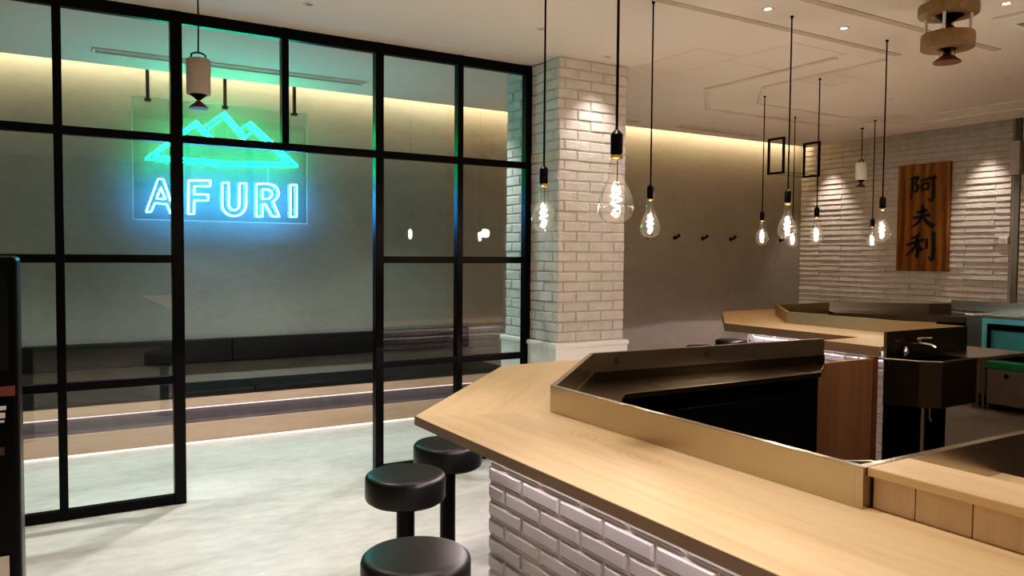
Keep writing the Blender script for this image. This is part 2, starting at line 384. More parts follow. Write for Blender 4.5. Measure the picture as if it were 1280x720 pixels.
# pillar of painted brick
PX0, PX1, PY0, PY1 = 3.062, 3.635, 4.446, 5.13
pil = struct(MB().box(PX0, PY0, 0, PX1, PY1, CZ).build('wall_pillar', M['mortar']))
b = MB()
bricks(b, (PX0-0.004, PY0, 0), (1, 0, 0), (0, -1, 0), PX1-PX0+0.008, 0.845, CZ, seed=5, shift=0.06)
bricks(b, (PX0, PY1, 0), (0, -1, 0), (-1, 0, 0), PY1-PY0+0.004, 0.845, CZ, seed=6, shift=0.02)
bricks(b, (PX1, PY0, 0), (0, 1, 0), (1, 0, 0), PY1-PY0, 0.845, CZ, seed=7)
bricks(b, (PX1, PY1, 0), (-1, 0, 0), (0, 1, 0), PX1-PX0, 0.845, CZ, seed=8)
b.build('brickwork', M['brick'], pil)
MB().box(PX0-0.028, PY0-0.028, 0, PX1+0.028, PY1+0.028, 0.80).build('plinth', M['white'], pil)
MB().box(PX0-0.04, PY0-0.04, 0.80, PX1+0.04, PY1+0.04, 0.838).build('plinth_ledge', M['white'], pil, bevel=0.012)

# ceiling trims: octagonal moulding above the bar, slots, hatches
def strip(name, path, w, z0, z1, mat):
    return struct(MB().wall(path, w, z0, z1).build(name, mat))
oct1 = [(4.95, 3.3), (4.95, 4.35), (5.47, 4.87), (6.70, 4.87), (7.23, 4.34), (7.23, 2.2)]
strip('trim_2', oct1, 0.035, CZ-0.010, CZ+0.005, M['ceiling_trim'])
oct2 = [(4.62, 3.45), (4.62, 4.65), (5.28, 5.30), (6.90, 5.28), (7.62, 4.55), (7.62, 2.2)]
strip('trim_3', oct2, 0.045, CZ-0.012, CZ+0.005, M['ceiling_trim'])
n = 4
def slot(x0, y0, x1, y1):
    global n
    o = MB().box(x0, y0, CZ-0.004, x1, y1, CZ+0.004).build('trim_%d' % n, M['slotband']); struct(o)
    n += 1
slot(1.5, 3.165, 4.94, 3.215); slot(1.5, 2.745, 5.35, 2.795)
def hatch(x0, y0, x1, y1):
    global n
    m = MB(); w = 0.007
    m.box(x0, y0, CZ-0.002, x1, y0+w, CZ+0.002).box(x0, y1-w, CZ-0.002, x1, y1, CZ+0.002)
    m.box(x0, y0, CZ-0.002, x0+w, y1, CZ+0.002).box(x1-w, y0, CZ-0.002, x1, y1, CZ+0.002)
    struct(m.build('trim_%d' % n, M['ceiling_trim'])); n += 1
hatch(3.70, 3.78, 4.08, 4.40); hatch(4.10, 3.36, 4.62, 3.92); hatch(5.0, 3.75, 5.4, 4.05)

# slot diffusers
def diffuser(x0, x1, y, label):
    t = thing('linear_air_diffuser', label, 'air vent', ((x0+x1)/2, y, CZ))
    w = (x1-x0)/2
    MB().box(-w, -0.065, -0.012, w, -0.045, 0).box(-w, 0.045, -0.012, w, 0.065, 0).box(-w, -0.045, -0.012, -w+0.02, 0.045, 0).box(w-0.02, -0.045, -0.012, w, 0.045, 0).build('frame', M['ceiling_trim'], t)
    MB().box(-w+0.02, -0.045, -0.003, w-0.02, 0.045, 0.0).build('slot', M['void'], t)
    MB().box(-w+0.02, -0.008, -0.010, w-0.02, 0.008, -0.003).build('blade', M['ceiling_trim'], t)
diffuser(0.33, 2.25, 5.98, 'long slot air vent in the ceiling behind the glass, above the neon sign')
diffuser(5.74, 6.85, 6.12, 'long dark slot air vent in the ceiling in front of the taupe wall')
diffuser(4.5, 5.2, 6.12, 'short slot air vent in the ceiling just right of the brick pillar')

# ------------------------------------------------------------------ glass partition
GY = 4.81
def partition(name, posts, x0, x1, rails, zs_glass, bottom=True):
    t = thing(name, None, None, (0, 0, 0), kind='structure')
    for x, w, za, zb in posts: MB().box(x-w/2, GY-0.03, za, x+w/2, GY+0.03, zb).build('mullion', M['blackmetal'], t, bevel=0.003)
    for za, zb, xa, xb in rails: MB().box(xa, GY-0.024, za, xb, GY+0.024, zb).build('rail', M['blackmetal'], t, bevel=0.003)
    for xa, xb, za, zb in zs_glass: MB().poly([(xa, GY, za), (xb, GY, za), (xb, GY, zb), (xa, GY, zb)]); m = MB(); m.poly([(xa, GY, za), (xb, GY, za), (xb, GY, zb), (xa, GY, zb)]); m.build('pane', M['glass'], t)
    return t
TOP0, TOP1 = 2.735, CZ
R = 0.045
zr = [0.0, 0.72, 1.41, 2.09, TOP0]
def panes(xa, xb, zz): return [(xa, xb, zz[i], zz[i+1]) for i in range(len(zz)-1)]
partition('window_1', [(0.682, 0.062, 0, CZ), (0.10, 0.042, 0, CZ), (-1.18, 0.06, 0, CZ), (-0.54, 0.042, 0, CZ), (-2.4, 0.06, 0, CZ), (-3.97, 0.06, 0, CZ)], 0, 0,
          [(0.0, 0.055, -4.0, 0.66)] + [(z-R/2, z+R/2, -4.0, 0.66) for z in (0.72, 1.41, 2.09)] + [(TOP0, TOP1, -4.0, 0.66)],
          panes(-4.0, -2.4, zr)+panes(-2.4, -1.18, zr)+panes(-1.18, -0.54, zr)+panes(-0.54, 0.10, zr)+panes(0.10, 0.682, zr))
partition('window_2', [(1.895, 0.055, 0, CZ), (2.48, 0.042, 0, CZ), (3.03, 0.05, 0, CZ)], 0, 0,
          [(0.0, 0.055, 1.92, 3.02)] + [(z-R/2, z+R/2, 1.92, 3.02) for z in (0.72, 1.41, 2.09)] + [(TOP0, TOP1, 1.92, 3.02)],
          panes(1.895, 2.48, zr)+panes(2.48, 3.03, zr))
partition('window_3', [(1.292, 0.042, 2.09, CZ)], 0, 0, [(2.09-R/2, 2.09+R/2, 0.712, 1.868), (TOP0, TOP1, 0.712, 1.868)],
          [(0.69, 1.29, 2.09, TOP0), (1.29, 1.89, 2.09, TOP0)])

# ------------------------------------------------------------------ wall bench behind the glass
t = thing('wall_bench', 'long black cushioned wall bench with wooden base behind the glass partition', 'bench', (0, 6.25, 0))
bx0, bx1 = -3.95, 3.72
def W(mb, *a, **k): return mb.build(*a, loc=None, **k)
def rel(mb, base): bmesh.ops.translate(mb.bm, verts=mb.bm.verts, vec=-Vector(base)); return mb
BB = (0, 6.25, 0)
rel(MB().box(bx0, 6.25, 0.016, bx1, 6.74, 0.155), BB).build('plinth', M['benchwood'], t)
rel(MB().box(bx0, 6.29, 0.0, bx1, 6.74, 0.016), BB).build('plinth_foot', M['void'], t)
rel(MB().box(bx0, 6.262, 0.001, bx1, 6.288, 0.015), BB).build('floor_light_strip', M['led_pink'], t)
rel(MB().box(bx0, 6.275, 0.155, bx1, 6.74, 0.28), BB).build('kick_panel', M['benchband'], t)
rel(MB().box(bx0, 6.252, 0.272, bx1, 6.274, 0.281), BB).build('seat_light_strip', M['led_warm'], t)
rel(MB().box(bx0, 6.24, 0.281, bx1, 6.74, 0.356), BB).build('seat_frame', M['benchwood'], t)
for xa, xb in ((bx0, -1.3), (-1.3, 1.44), (1.44, bx1)):
    rel(MB().box(xa+0.001, 6.235, 0.357, xb-0.001, 6.70, 0.40), BB).build('seat_cushion', M['leather'], t, bevel=0.008)
for xa, xb in ((bx0, -1.3), (-1.3, 1.36), (1.36, 3.57)):
    rel(MB().box(xa+0.0005, 6.685, 0.555, xb-0.0005, 6.748, 0.745), BB).build('backrest', M['leather'], t, bevel=0.006)

# ------------------------------------------------------------------ neon sign on a hanging acrylic board
SY = 6.60
t = thing('neon_sign', 'neon sign on clear hanging board, green mountain outline over ice blue letters', 'neon sign', (1.29, SY, 1.70))
S0 = Vector((1.29, SY, 1.70))
rel(MB().box(0.63, SY, 1.70, 1.955, SY+0.008, 2.62), S0).build('backing_board', M['acrylic'], t)
e = MB()
for a in ((0.622, 1.692, 0.63, 2.62), (1.955, 1.692, 1.963, 2.62), (0.622, 1.692, 1.963, 1.70), (0.622, 2.62, 1.963, 2.628)):
    e.box(a[0], SY-0.001, a[1], a[2], SY+0.009, a[3])
rel(e, S0).build('board_edge', M['acrylic_edge'], t)
for x in (0.735, 1.30, 1.855):
    rod = rel(MB().box(x-0.012, SY-0.012, 2.615, x+0.012, SY+0.012, CZ+0.34), S0).build('hanging_rod', M['blackmetal'], t)
    rel(MB().box(x-0.022, SY-0.018, 2.595, x+0.022, SY+0.018, 2.618), S0).build('rod_clamp', M['blackmetal'], rod)
NY = SY-0.03
def sp(x, y): return at(160+x/4.2333, 120+y/4.2333, Y=NY)
def neon(name, pts, r, mat, closed=False, sub=6):
    P = [sp(*p) for p in pts]; Q = []
    m = len(P)
    for i in range(m if closed else m-1):
        a, b_ = P[i], P[(i+1) % m]
        k = max(2, int((b_-a).length/0.03))
        for j in range(k): Q.append(a.lerp(b_, j/k))
    if not closed: Q.append(P[-1])
    return rel(MB().tube(Q, r, 8, closed), S0).build(name, mat, t, smooth=True)
GN = M['neon_green']; gr = 0.0052
for pts in ([(95, 330), (362, 132), (470, 238)], [(150, 308), (358, 156), (440, 232)],
            [(408, 160), (512, 85), (628, 218), (668, 178)], [(422, 180), (512, 110), (618, 232)],
            [(605, 165), (650, 138), (897, 368)], [(640, 160), (852, 352)],
            [(95, 332), (500, 368), (896, 374)], [(140, 316), (500, 348), (856, 353)]):
    neon('mountain_tube', pts, gr, GN)
def arc(cx, cy, rx, ry, a0, a1, k=10):
    return [(cx+rx*math.cos(math.radians(a0+(a1-a0)*i/k)), cy+ry*math.sin(math.radians(a0+(a1-a0)*i/k))) for i in range(k+1)]
lt = {'A': [[(96, 613), (160, 438), (188, 440), (250, 622), (226, 620), (207, 572), (143, 566), (122, 613)], [(174, 482), (152, 542), (200, 546)]],
      'F': [[(322, 446), (438, 447), (437, 478), (352, 476), (352, 520), (426, 521), (425, 553), (352, 551), (350, 624), (320, 623)]],
      'U': [[(500, 458), (534, 458), (535, 570)] + arc(563, 572, 28, 32, 180, 0)[1:] + [(591, 462), (627, 462), (626, 575)] + arc(563, 575, 63, 60, 0, 180)[1:]],
      'R': [[(681, 464), (735, 464)] + arc(738, 514, 60, 50, -90, 60) + [(802, 638), (766, 638), (728, 572), (712, 572), (712, 638), (681, 638)],
            [(712, 494), (738, 494)] + arc(738, 519, 26, 25, -80, 80) + [(712, 545)]],
      'I': [[(861, 470), (893, 470), (893, 639), (861, 639)]]}
for ch, outl in lt.items():
    m = MB()
    for pts in outl:
        P = [sp(*p) for p in pts]; Q = []
        for i in range(len(P)):
            a, b_ = P[i], P[(i+1) % len(P)]; k = max(1, int((b_-a).length/0.02))
            for j in range(k): Q.append(a.lerp(b_, j/k))
        m.tube(Q, 0.0054, 8, True)
    rel(m, S0).build('letter', M['neon_white'], t, smooth=True)
rel(MB().tube([sp(740, 380), sp(740, 470)], 0.003, 6), S0).build('tube_lead', M['acrylic_edge'], t)

# ------------------------------------------------------------------ near bar counter
CT, CB_, RT = 0.85, 0.817, 0.952
AP = [(1.447, -2.2), (1.447, 2.532), (2.275, 3.36), (4.06, 3.36)]           # tiled apron line
RI = [(1.665, 1.156), (1.665, 2.46), (2.40, 3.19), (4.10, 3.10)]           # outer foot of the steel rail
t = thing('bar_counter', 'angled oak topped bar counter with grey tile front and steel rail in the foreground', 'bar counter', (1.45, 1.0, 0))
B0 = Vector((1.45, 1.0, 0))
def Bp(mb, *a, **k): return rel(mb, B0).build(*a, **k)
Bp(MB().prism([(1.186, -2.2), (2.30, -2.2), (2.30, 1.14), (1.676, 1.15), (1.676, 2.455), (1.186, 2.64)], CB_, CT), 'countertop', M['oak_k'], t, bevel=0.002)
Bp(MB().prism([(1.186, 2.6405), (1.676, 2.4555), (2.405, 3.18), (2.139, 3.62)], CB_, CT), 'countertop', M['oak_diag'], t, bevel=0.002)
Bp(MB().prism([(2.1395, 3.62), (2.4055, 3.18), (4.09, 3.09), (4.09, 3.62)], CB_, CT), 'countertop', M['oak_x'], t, bevel=0.002)
Bp(MB().wall([(1.186, -2.2), (1.186, 2.6405), (2.139, 3.62), (4.09, 3.62)], -0.003, CB_, CT-0.001), 'edge_band', M['edgeband'], t)  # thin strip added over the oak's front edge to darken it
body = MB().wall(AP, 0.05, 0, CB_-0.001)
Bp(body, 'apron_wall', M['grout'], t)
m = MB()
bevel_tiles(m, (1.447, 2.532, 0), (0, -1, 0), (-1, 0, 0), 4.7, 0.793, 0.0, shift=0.0)
d45 = Vector((0.828, 0.828, 0)); L45 = d45.length; d45.normalize()
bevel_tiles(m, (1.447, 2.532, 0), d45, (-0.7071, 0.7071, 0), L45, 0.793, 0.0, shift=0.05)
bevel_tiles(m, (2.275, 3.36, 0), (1, 0, 0), (0, 1, 0), 1.78, 0.793, 0.0)
Bp(m, 'tile_front', M['tile'], t)
Bp(MB().wall(offset(AP, -0.010), 0.010, 0.796, CB_-0.002), 'trim_strip', M['white'], t)
Bp(MB().wall(offset(AP, -0.045), 0.014, CB_-0.007, CB_-0.001), 'light_strip', M['tile_led'], t)
Bp(MB().prism([(1.69, 1.158), (1.69, 1.26), (1.75, 1.26), (1.82, 1.22), (1.82, 1.158)], 0.905, 0.918), 'corner_shelf', M['steel_dark'], t)
Bp(MB().wall([(1.69, 1.26), (1.75, 1.26), (1.82, 1.22), (1.82, 1.158)], 0.008, 0.905, 0.930), 'shelf_lip', M['steel'], t)
Bp(MB().wall(RI, 0.022, CT, RT), 'steel_rail', M['steel'], t, bevel=0.002)
Bp(MB().box(1.665, 1.135, CT, 1.70, 1.157, RT).box(1.70, 1.135, 0.70, 4.4, 1.157, RT), 'cross_rail', M['steel'], t, bevel=0.002)
# staff-side steel worktop below the rail
ri2 = offset(RI, 0.027)
Bp(MB().prism([ri2[1], (1.692, 1.16), (1.98, 1.16), (1.98, 2.47), (2.355, 2.847), (3.765, 2.845), ri2[3], ri2[2]], 0.772, 0.80), 'worktop', M['steel_dark'], t, bevel=0.003)
Bp(MB().wall(offset(RI, 0.023), 0.004, 0.795, CT+0.002), 'splash_panel', M['steel_dark'], t)
Bp(MB().wall([(1.55, 1.20), (1.55, 2.50), (2.30, 3.27), (4.04, 3.20)], 0.02, 0, 0.768), 'inner_panel', M['void'], t)
for x in (2.62, 3.70):
    Bp(MB().box(x, 2.85, 0.8005, x+0.010, 2.99, 0.802), 'joint_strip', M['chrome'], t)

q5 = at(776, 452, Y=3.14)
def digit(segs, q, h, w, name):
    m = MB()
    for (a, b_, c_, d) in segs:
        yv = lambda x: 3.19-(x-2.40)*(0.09/1.70)-0.0295
        x0, x1 = q.x+a*w, q.x+c_*w
        m.hexa([(x0, yv(x0)-0.0015, q.z+b_*h), (x1, yv(x1)-0.0015, q.z+b_*h), (x1, yv(x1), q.z+b_*h), (x0, yv(x0), q.z+b_*h),
                (x0, yv(x0)-0.0015, q.z+d*h), (x1, yv(x1)-0.0015, q.z+d*h), (x1, yv(x1), q.z+d*h), (x0, yv(x0), q.z+d*h)])
    return Bp(m, name, M['ink'], bpy.data.objects['bar_counter'])
digit([(0, 0.9, 0.8, 1), (0, 0.5, 0.15, 0.95), (0, 0.5, 0.7, 0.6), (0.6, 0.1, 0.75, 0.58), (0, 0, 0.7, 0.1), (1.0, 0.1, 1.15, 0.28)], q5-Vector((0.02, 0, 0.015)), 0.030, 0.026, 'seat_number')
q1 = at(885, 443, Y=3.12)
digit([(0.3, 0, 0.5, 1)], q1-Vector((0.01, 0, 0.015)), 0.030, 0.022, 'seat_mark')

# undercounter units on the staff side
def undercounter(x0, x1, label, y=2.90, z0=0.06, z1=0.74, dy=0.28):
    t = thing('undercounter_refrigerator', label, 'refrigerator', ((x0+x1)/2, y, 0)); w = (x1-x0)/2
    MB().box(-w, 0.02, z0, w, dy, z1).build('cabinet', M['void'], t)
    MB().box(-w+0.015, 0, z0+0.05, w-0.015, 0.02, z1-0.06).build('door', M['black'], t, bevel=0.004)
    MB().box(-w+0.01, -0.004, z1-0.05, w-0.01, 0.02, z1-0.043).build('handle', M['black'], t)
    for sx in (-1, 1):
        for yy in (0.05, dy-0.05): MB().lathe([(0.018, 0), (0.018, z0)], (sx*(w-0.05), yy, 0), 12).build('foot', M['steel_dark'], t)
undercounter(2.72, 3.62, 'black undercounter refrigerator with wide door below the steel worktop')
Bp(MB().box(3.66, 2.95, 0, 3.88, 3.10, 0.768), 'end_cabinet', M['void'], bpy.data.objects['bar_counter'])  # solid black block standing in for the dark gap beside the refrigerator
Bp(MB().box(3.86, 3.05, 0, 3.983, 3.09, 0.768), 'back_filler', M['void'], bpy.data.objects['bar_counter'])  # black panel added to hide the lit tile behind the gap

# low oak ledge with small door fronts standing on the counter
t = thing('ledge_cabinet', 'low oak ledge cabinet with vertical board fronts at the right end of the counter', 'cabinet', (1.70, 1.14, CT))
Q0 = Vector((1.70, 1.14, CT))
rel(MB().box(1.715, -2.0, CT, 1.83, 1.132, 0.93), Q0).build('carcass', M['oak_v'], t)
rel(MB().box(1.679, -2.0, 0.930, 1.845, 1.134, 0.952), Q0).build('top_board', M['oak'], t, bevel=0.002)
ys = [1.132]+[at(px, py, X=1.70).y for px, py in ((1143.5, 652), (1215, 674))]
st = ys[1]-ys[2]
while ys[-1] > -1.9: ys.append(ys[-1]-st)
for k in range(len(ys)-1):
    rel(MB().box(1.70, ys[k+1]+0.0015, CT+0.001, 1.715, ys[k]-0.0015, 0.93), Q0).build('front_board', M['oak_v'], t)

# ------------------------------------------------------------------ far bar counter
t = thing('bar_counter', 'far oak bar counter with bronze steel rail at the back, beyond the swing door', 'bar counter', (5.5, 4.0, 0))
B0 = Vector((5.5, 4.0, 0))
Bp(MB().prism([(4.82, 3.19), (5.80, 3.19), (5.80, 3.64), (4.82, 3.64)], CB_, CT), 'countertop', M['oak'], t)
Bp(MB().prism([(5.25, 3.641), (5.80, 3.641), (5.80, 4.72), (5.25, 4.98)], CB_, CT), 'countertop', M['oak'], t)
Bp(MB().prism([(5.25, 4.981), (5.80, 4.721), (6.58, 5.53), (6.36, 6.08)], CB_, CT), 'countertop', M['oak_diag'], t)
Bp(MB().prism([(6.361, 6.08), (6.581, 5.53), (7.6, 5.53), (7.6, 6.08)], CB_, CT), 'countertop', M['oak_x'], t)
AP2 = [(5.06, 3.20), (5.06, 3.62), (5.51, 3.62), (5.51, 4.87), (6.47, 5.82), (7.58, 5.82)]
Bp(MB().wall(AP2, 0.05, 0, CB_-0.001), 'apron_wall', M['grout'], t)
m = MB()
bevel_tiles(m, (5.06, 3.62, 0), (0, -1, 0), (-1, 0, 0), 0.42, 0.80, 0)
bevel_tiles(m, (5.06, 3.62, 0), (1, 0, 0), (0, 1, 0), 0.45, 0.80, 0)
bevel_tiles(m, (5.51, 4.87, 0), (0, -1, 0), (-1, 0, 0), 1.25, 0.80, 0)
dd = Vector((0.96, 0.95, 0)); ln = dd.length; dd.normalize()
bevel_tiles(m, (5.51, 4.87, 0), dd, (-dd.y, dd.x, 0), ln, 0.80, 0)
Bp(m, 'tile_front', M['tile'], t)
Bp(MB().wall(offset(AP2, -0.05)[:2], 0.016, CB_-0.007, CB_-0.001), 'light_strip', M['tile_led_far'], t)
Bp(MB().wall(offset(AP2, -0.05)[2:], 0.016, CB_-0.007, CB_-0.001), 'light_strip', M['tile_led'], t)
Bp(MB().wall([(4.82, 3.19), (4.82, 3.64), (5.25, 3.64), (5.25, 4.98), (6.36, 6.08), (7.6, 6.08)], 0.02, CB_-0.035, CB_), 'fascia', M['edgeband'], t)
Bp(MB().wall([(4.82, 3.19), (4.82, 3.64), (5.25, 3.64), (5.25, 4.98), (6.36, 6.08), (7.6, 6.08)], -0.003, CB_-0.035, CT-0.001), 'edge_band', M['edgeband'], t)  # same darkening strip, carried down over the fascia
Bp(MB().wall([(5.775, 3.16), (5.775, 4.74), (6.56, 5.53), (7.40, 5.53)], 0.022, CT, RT), 'steel_rail', M['steel_warm'], t)
Bp(MB().box(4.83, 3.145, 0.74, 5.797, 3.167, RT), 'end_panel', M['steel_dark'], t)

# swing door between the two counters
t = thing('swing_door', 'low brown wooden swing door closing the gap between the two counters', 'swing door', (4.12, 3.08, 0))
rel(MB().box(3.985, 3.075, 0.12, 4.585, 3.105, 0.80), (4.12, 3.08, 0)).build('panel', M['brownwood'], t, bevel=0.003)
rel(MB().box(4.586, 3.07, 0.0, 4.63, 3.11, 0.81), (4.12, 3.08, 0)).build('door_post', M['redbrown'], t)

# hand sink on the end panel
t = thing('hand_sink', 'stainless hand wash sink with angled front corner on the end of far counter', 'sink', (5.2, 3.0, 0.77))
S1 = Vector((5.2, 3.0, 0.77))
outer = [(4.80, 3.143), (4.885, 2.95), (4.985, 2.855), (5.42, 2.87), (5.42, 3.143)]
inner = [(4.90, 3.08), (4.945, 2.97), (5.02, 2.91), (5.37, 2.92), (5.37, 3.08)]
m = MB()
vo = [m.bm.verts.new((x, y, 0.775)) for x, y in outer]; vi = [m.bm.verts.new((x, y, 0.775)) for x, y in inner]
vd = [m.bm.verts.new((x, y, 0.62)) for x, y in inner]
vb_ = [m.bm.verts.new((x, y, 0.475)) for x, y in outer]
for k in range(5):
    j = (k+1) % 5
    m.bm.faces.new((vo[k], vo[j], vi[j], vi[k])); m.bm.faces.new((vi[k], vi[j], vd[j], vd[k])); m.bm.faces.new((vo[k], vb_[k], vb_[j], vo[j]))
m.bm.faces.new(vd); m.bm.faces.new(vb_)
rel(m, S1).build('basin', M['steel_dark'], t)
rim = MB().tube([(x, y, 0.776) for x, y in outer[:4]], 0.006, 6)
rel(rim, S1).build('rim', M['steel'], t)
fx = 5.13
f = rel(MB().tube([(fx, 3.14, 0.86), (fx, 3.09, 0.865), (fx+0.01, 3.03, 0.862), (fx+0.015, 2.99, 0.845)], 0.011, 10), S1).build('faucet', M['chrome'], t, smooth=True)
rel(MB().lathe([(0.02, 0), (0.02, 0.03), (0.012, 0.035)], (fx, 3.11, 0.868), 14), S1).build('faucet_lever', M['chrome'], f, smooth=True)
rel(MB().tube([(fx, 3.11, 0.90), (fx+0.06, 3.05, 0.905)], 0.006, 8), S1).build('lever_arm', M['chrome'], f)
rel(MB().lathe([(0.018, 0), (0.022, 0.02), (0.012, 0.05), (0.008, 0.06)], (4.99, 3.11, 0.79), 14), S1).build('soap_spout', M['chrome'], t, smooth=True)
rel(MB().tube([(5.05, 3.02, 0.48), (5.05, 3.02, 0.0)], 0.018, 10), S1).build('drain_pipe', M['steel'], t, smooth=True)
rel(MB().box(4.80, 3.10, 0.0, 5.47, 3.14, 0.475), S1).build('back_board', M['void'], t)  # black sheet standing in for the dark void under the basin
rel(MB().tube([(5.2, 3.06, 0.48), (5.2, 3.06, 0.36), (5.22, 3.06, 0.33)], 0.008, 8), S1).build('water_hose', M['chrome'], t, smooth=True)
rel(MB().box(5.425, 2.87, 0.750, 6.10, 3.30, 0.775), S1).build('drain_board', M['steel'], t, bevel=0.003)
rel(MB().hexa([(5.44, 3.20, 0.5), (5.46, 3.20, 0.5), (5.46, 3.28, 0.5), (5.44, 3.28, 0.5), (5.44, 3.20, 0.75), (6.0, 3.20, 0.75), (6.0, 3.28, 0.75), (5.44, 3.28, 0.75)]), S1).build('board_bracket', M['steel_dark'], t)

# ------------------------------------------------------------------ kitchen line along the brick wall
KX = 7.90
def ky(px, py=420): return at(px, py, X=KX).y
t = thing('kitchen_worktop', 'steel kitchen worktop with low backsplash along the far brick wall', 'worktop', (8.1, 4.0, 0))
K0 = Vector((8.1, 4.0, 0))
rel(MB().box(KX, 1.8, 0.865, 8.40, ky(1206), 0.895), K0).build('top', M['steel'], t, bevel=0.003)
rel(MB().box(8.37, 1.8, 0.895, 8.40, 4.72, 1.0), K0).build('backsplash', M['steel'], t)
rel(MB().wall([(7.41, 5.53), (8.16, 4.85), (8.39, 4.74)], 0.022, 0.86, 0.96), K0).build('corner_splash', M['steel'], t)
rel(MB().prism([(7.38, 5.50), (8.14, 4.82), (8.36, 4.70), (8.36, ky(1206)), (KX+0.02, ky(1206)), (7.40, 4.95), (7.2, 5.3)], 0.80, 0.862), K0).build('corner_top', M['steel_dark'], t)
rel(MB().box(7.98, 4.30, 0.0, 8.30, 4.65, 0.80), K0).build('corner_support', M['void'], t)
rel(MB().box(KX, ky(1230), 0.0, KX+0.42, ky(1207), 0.865), K0).build('end_panel', M['steel'], t)
rel(MB().box(KX-0.012, ky(1234), 0.55, KX, ky(1228), 0.865), K0).build('frame_post', M['cyan_enamel'], t)
rel(MB().box(KX-0.012, 1.8, 0.815, KX, ky(1234), 0.865), K0).build('front_rail', M['cyan_enamel'], t)
rel(MB().box(KX+0.03, 1.8, 0.755, KX+0.40, ky(1235), 0.862), K0).build('shelf_recess', M['void'], t)  # solid black box; the shadow inside the shelf put into its colour
rel(MB().box(KX+0.05, 1.8, 0.52, KX+0.40, ky(1235), 0.755), K0).build('door_panel', M['tealsteel'], t)  # shelf interior as a flat panel, teal light in its colour
rel(MB().box(KX+0.10, 1.8, 0.0, KX+0.40, ky(1235), 0.52), K0).build('base', M['void'], t)
q = at(1232, 505, X=7.75)
by = q.y
t = thing('storage_box', 'grey brown kitchen box with green lid under the right hand worktop', 'storage box', (7.82, by-0.35, 0))
MB().box(-0.07, -0.35, 0.06, 0.07, 0.35, 0.40).build('body', M['applbrown'], t, bevel=0.008)
MB().box(-0.08, -0.36, 0.40, 0.075, 0.36, 0.475).build('lid', M['greenplastic'], t, bevel=0.01)
MB().tube([(-0.07, 0.17, 0.345), (-0.085, 0.17, 0.345)], 0.018, 12).build('knob', M['black'], t)
for x in (-0.045, 0.045):
    for y in (-0.3, 0.3): MB().lathe([(0.015, 0), (0.015, 0.06)], (x, y, 0), 10).build('foot', M['steel_dark'], t)
y0_, y1_ = at(1231, 470, X=7.75).y, at(1213, 470, X=7.75).y
t = thing('ribbed_cabinet', 'small ribbed steel cabinet on legs left of the green lidded box', 'cabinet', (7.82, (y0_+y1_)/2, 0))
h_ = (y1_-y0_)/2
m = MB().box(-0.06, -h_, 0.14, 0.07, h_, 0.50)
k = -h_+0.012
while k < h_-0.01: m.box(-0.068, k, 0.16, -0.06, k+0.012, 0.48); k += 0.03
m.build('body', M['applbrown'], t)
for x in (-0.045, 0.05):
    for y in (-h_+0.02, h_-0.02): MB().lathe([(0.014, 0), (0.014, 0.14)], (x, y, 0), 10).build('leg', M['steel'], t)

# ------------------------------------------------------------------ stools
SG = 'round black bar stools'
def make_stool(x, y, label):
    t = thing('bar_stool', label, 'bar stool', (x, y, 0), SG)
    R_ = 0.163
    prof = [(0.02, 0.452), (R_-0.012, 0.452), (R_-0.004, 0.456), (R_, 0.466), (R_, 0.540), (R_-0.003, 0.551), (R_-0.012, 0.559), (R_-0.03, 0.563), (0.02, 0.565)]
    MB().lathe(prof, (0, 0, 0), 48).build('seat', M['leather'], t, smooth=True)
    MB().lathe([(R_-0.02, 0.445), (R_-0.02, 0.452)], (0, 0, 0), 40).build('seat_plate', M['blackmetal'], t)
    MB().lathe([(0.037, 0.012), (0.037, 0.446)], (0, 0, 0), 28).build('pole', M['blackmetal'], t, smooth=True)
    MB().lathe([(0.065, 0), (0.065, 0.008), (0.060, 0.012), (0.04, 0.014)], (0, 0, 0), 40).build('base_plate', M['blackmetal'], t, smooth=True)
    return t
def spos(px, py): p = at(px, py, Z=0.563); return (p.x, p.y, 0)
p = spos(520, 691)
st0 = make_stool(p[0], p[1], 'nearest round black bar stool, cut by the bottom edge of the photo')
p = spos(507, 590); dup(st0, p, 'black bar stool standing free of the counter, middle one of the three near stools')
p = spos(560, 552); dup(st0, p, 'black bar stool partly tucked below the pointed corner of near oak counter')
dup(st0, spos(878, 432.5), 'far black bar stool seen low behind the steel rail, further left')
dup(st0, spos(914, 424.5), 'far black bar stool below the far counter tip, beside lit white tiles')

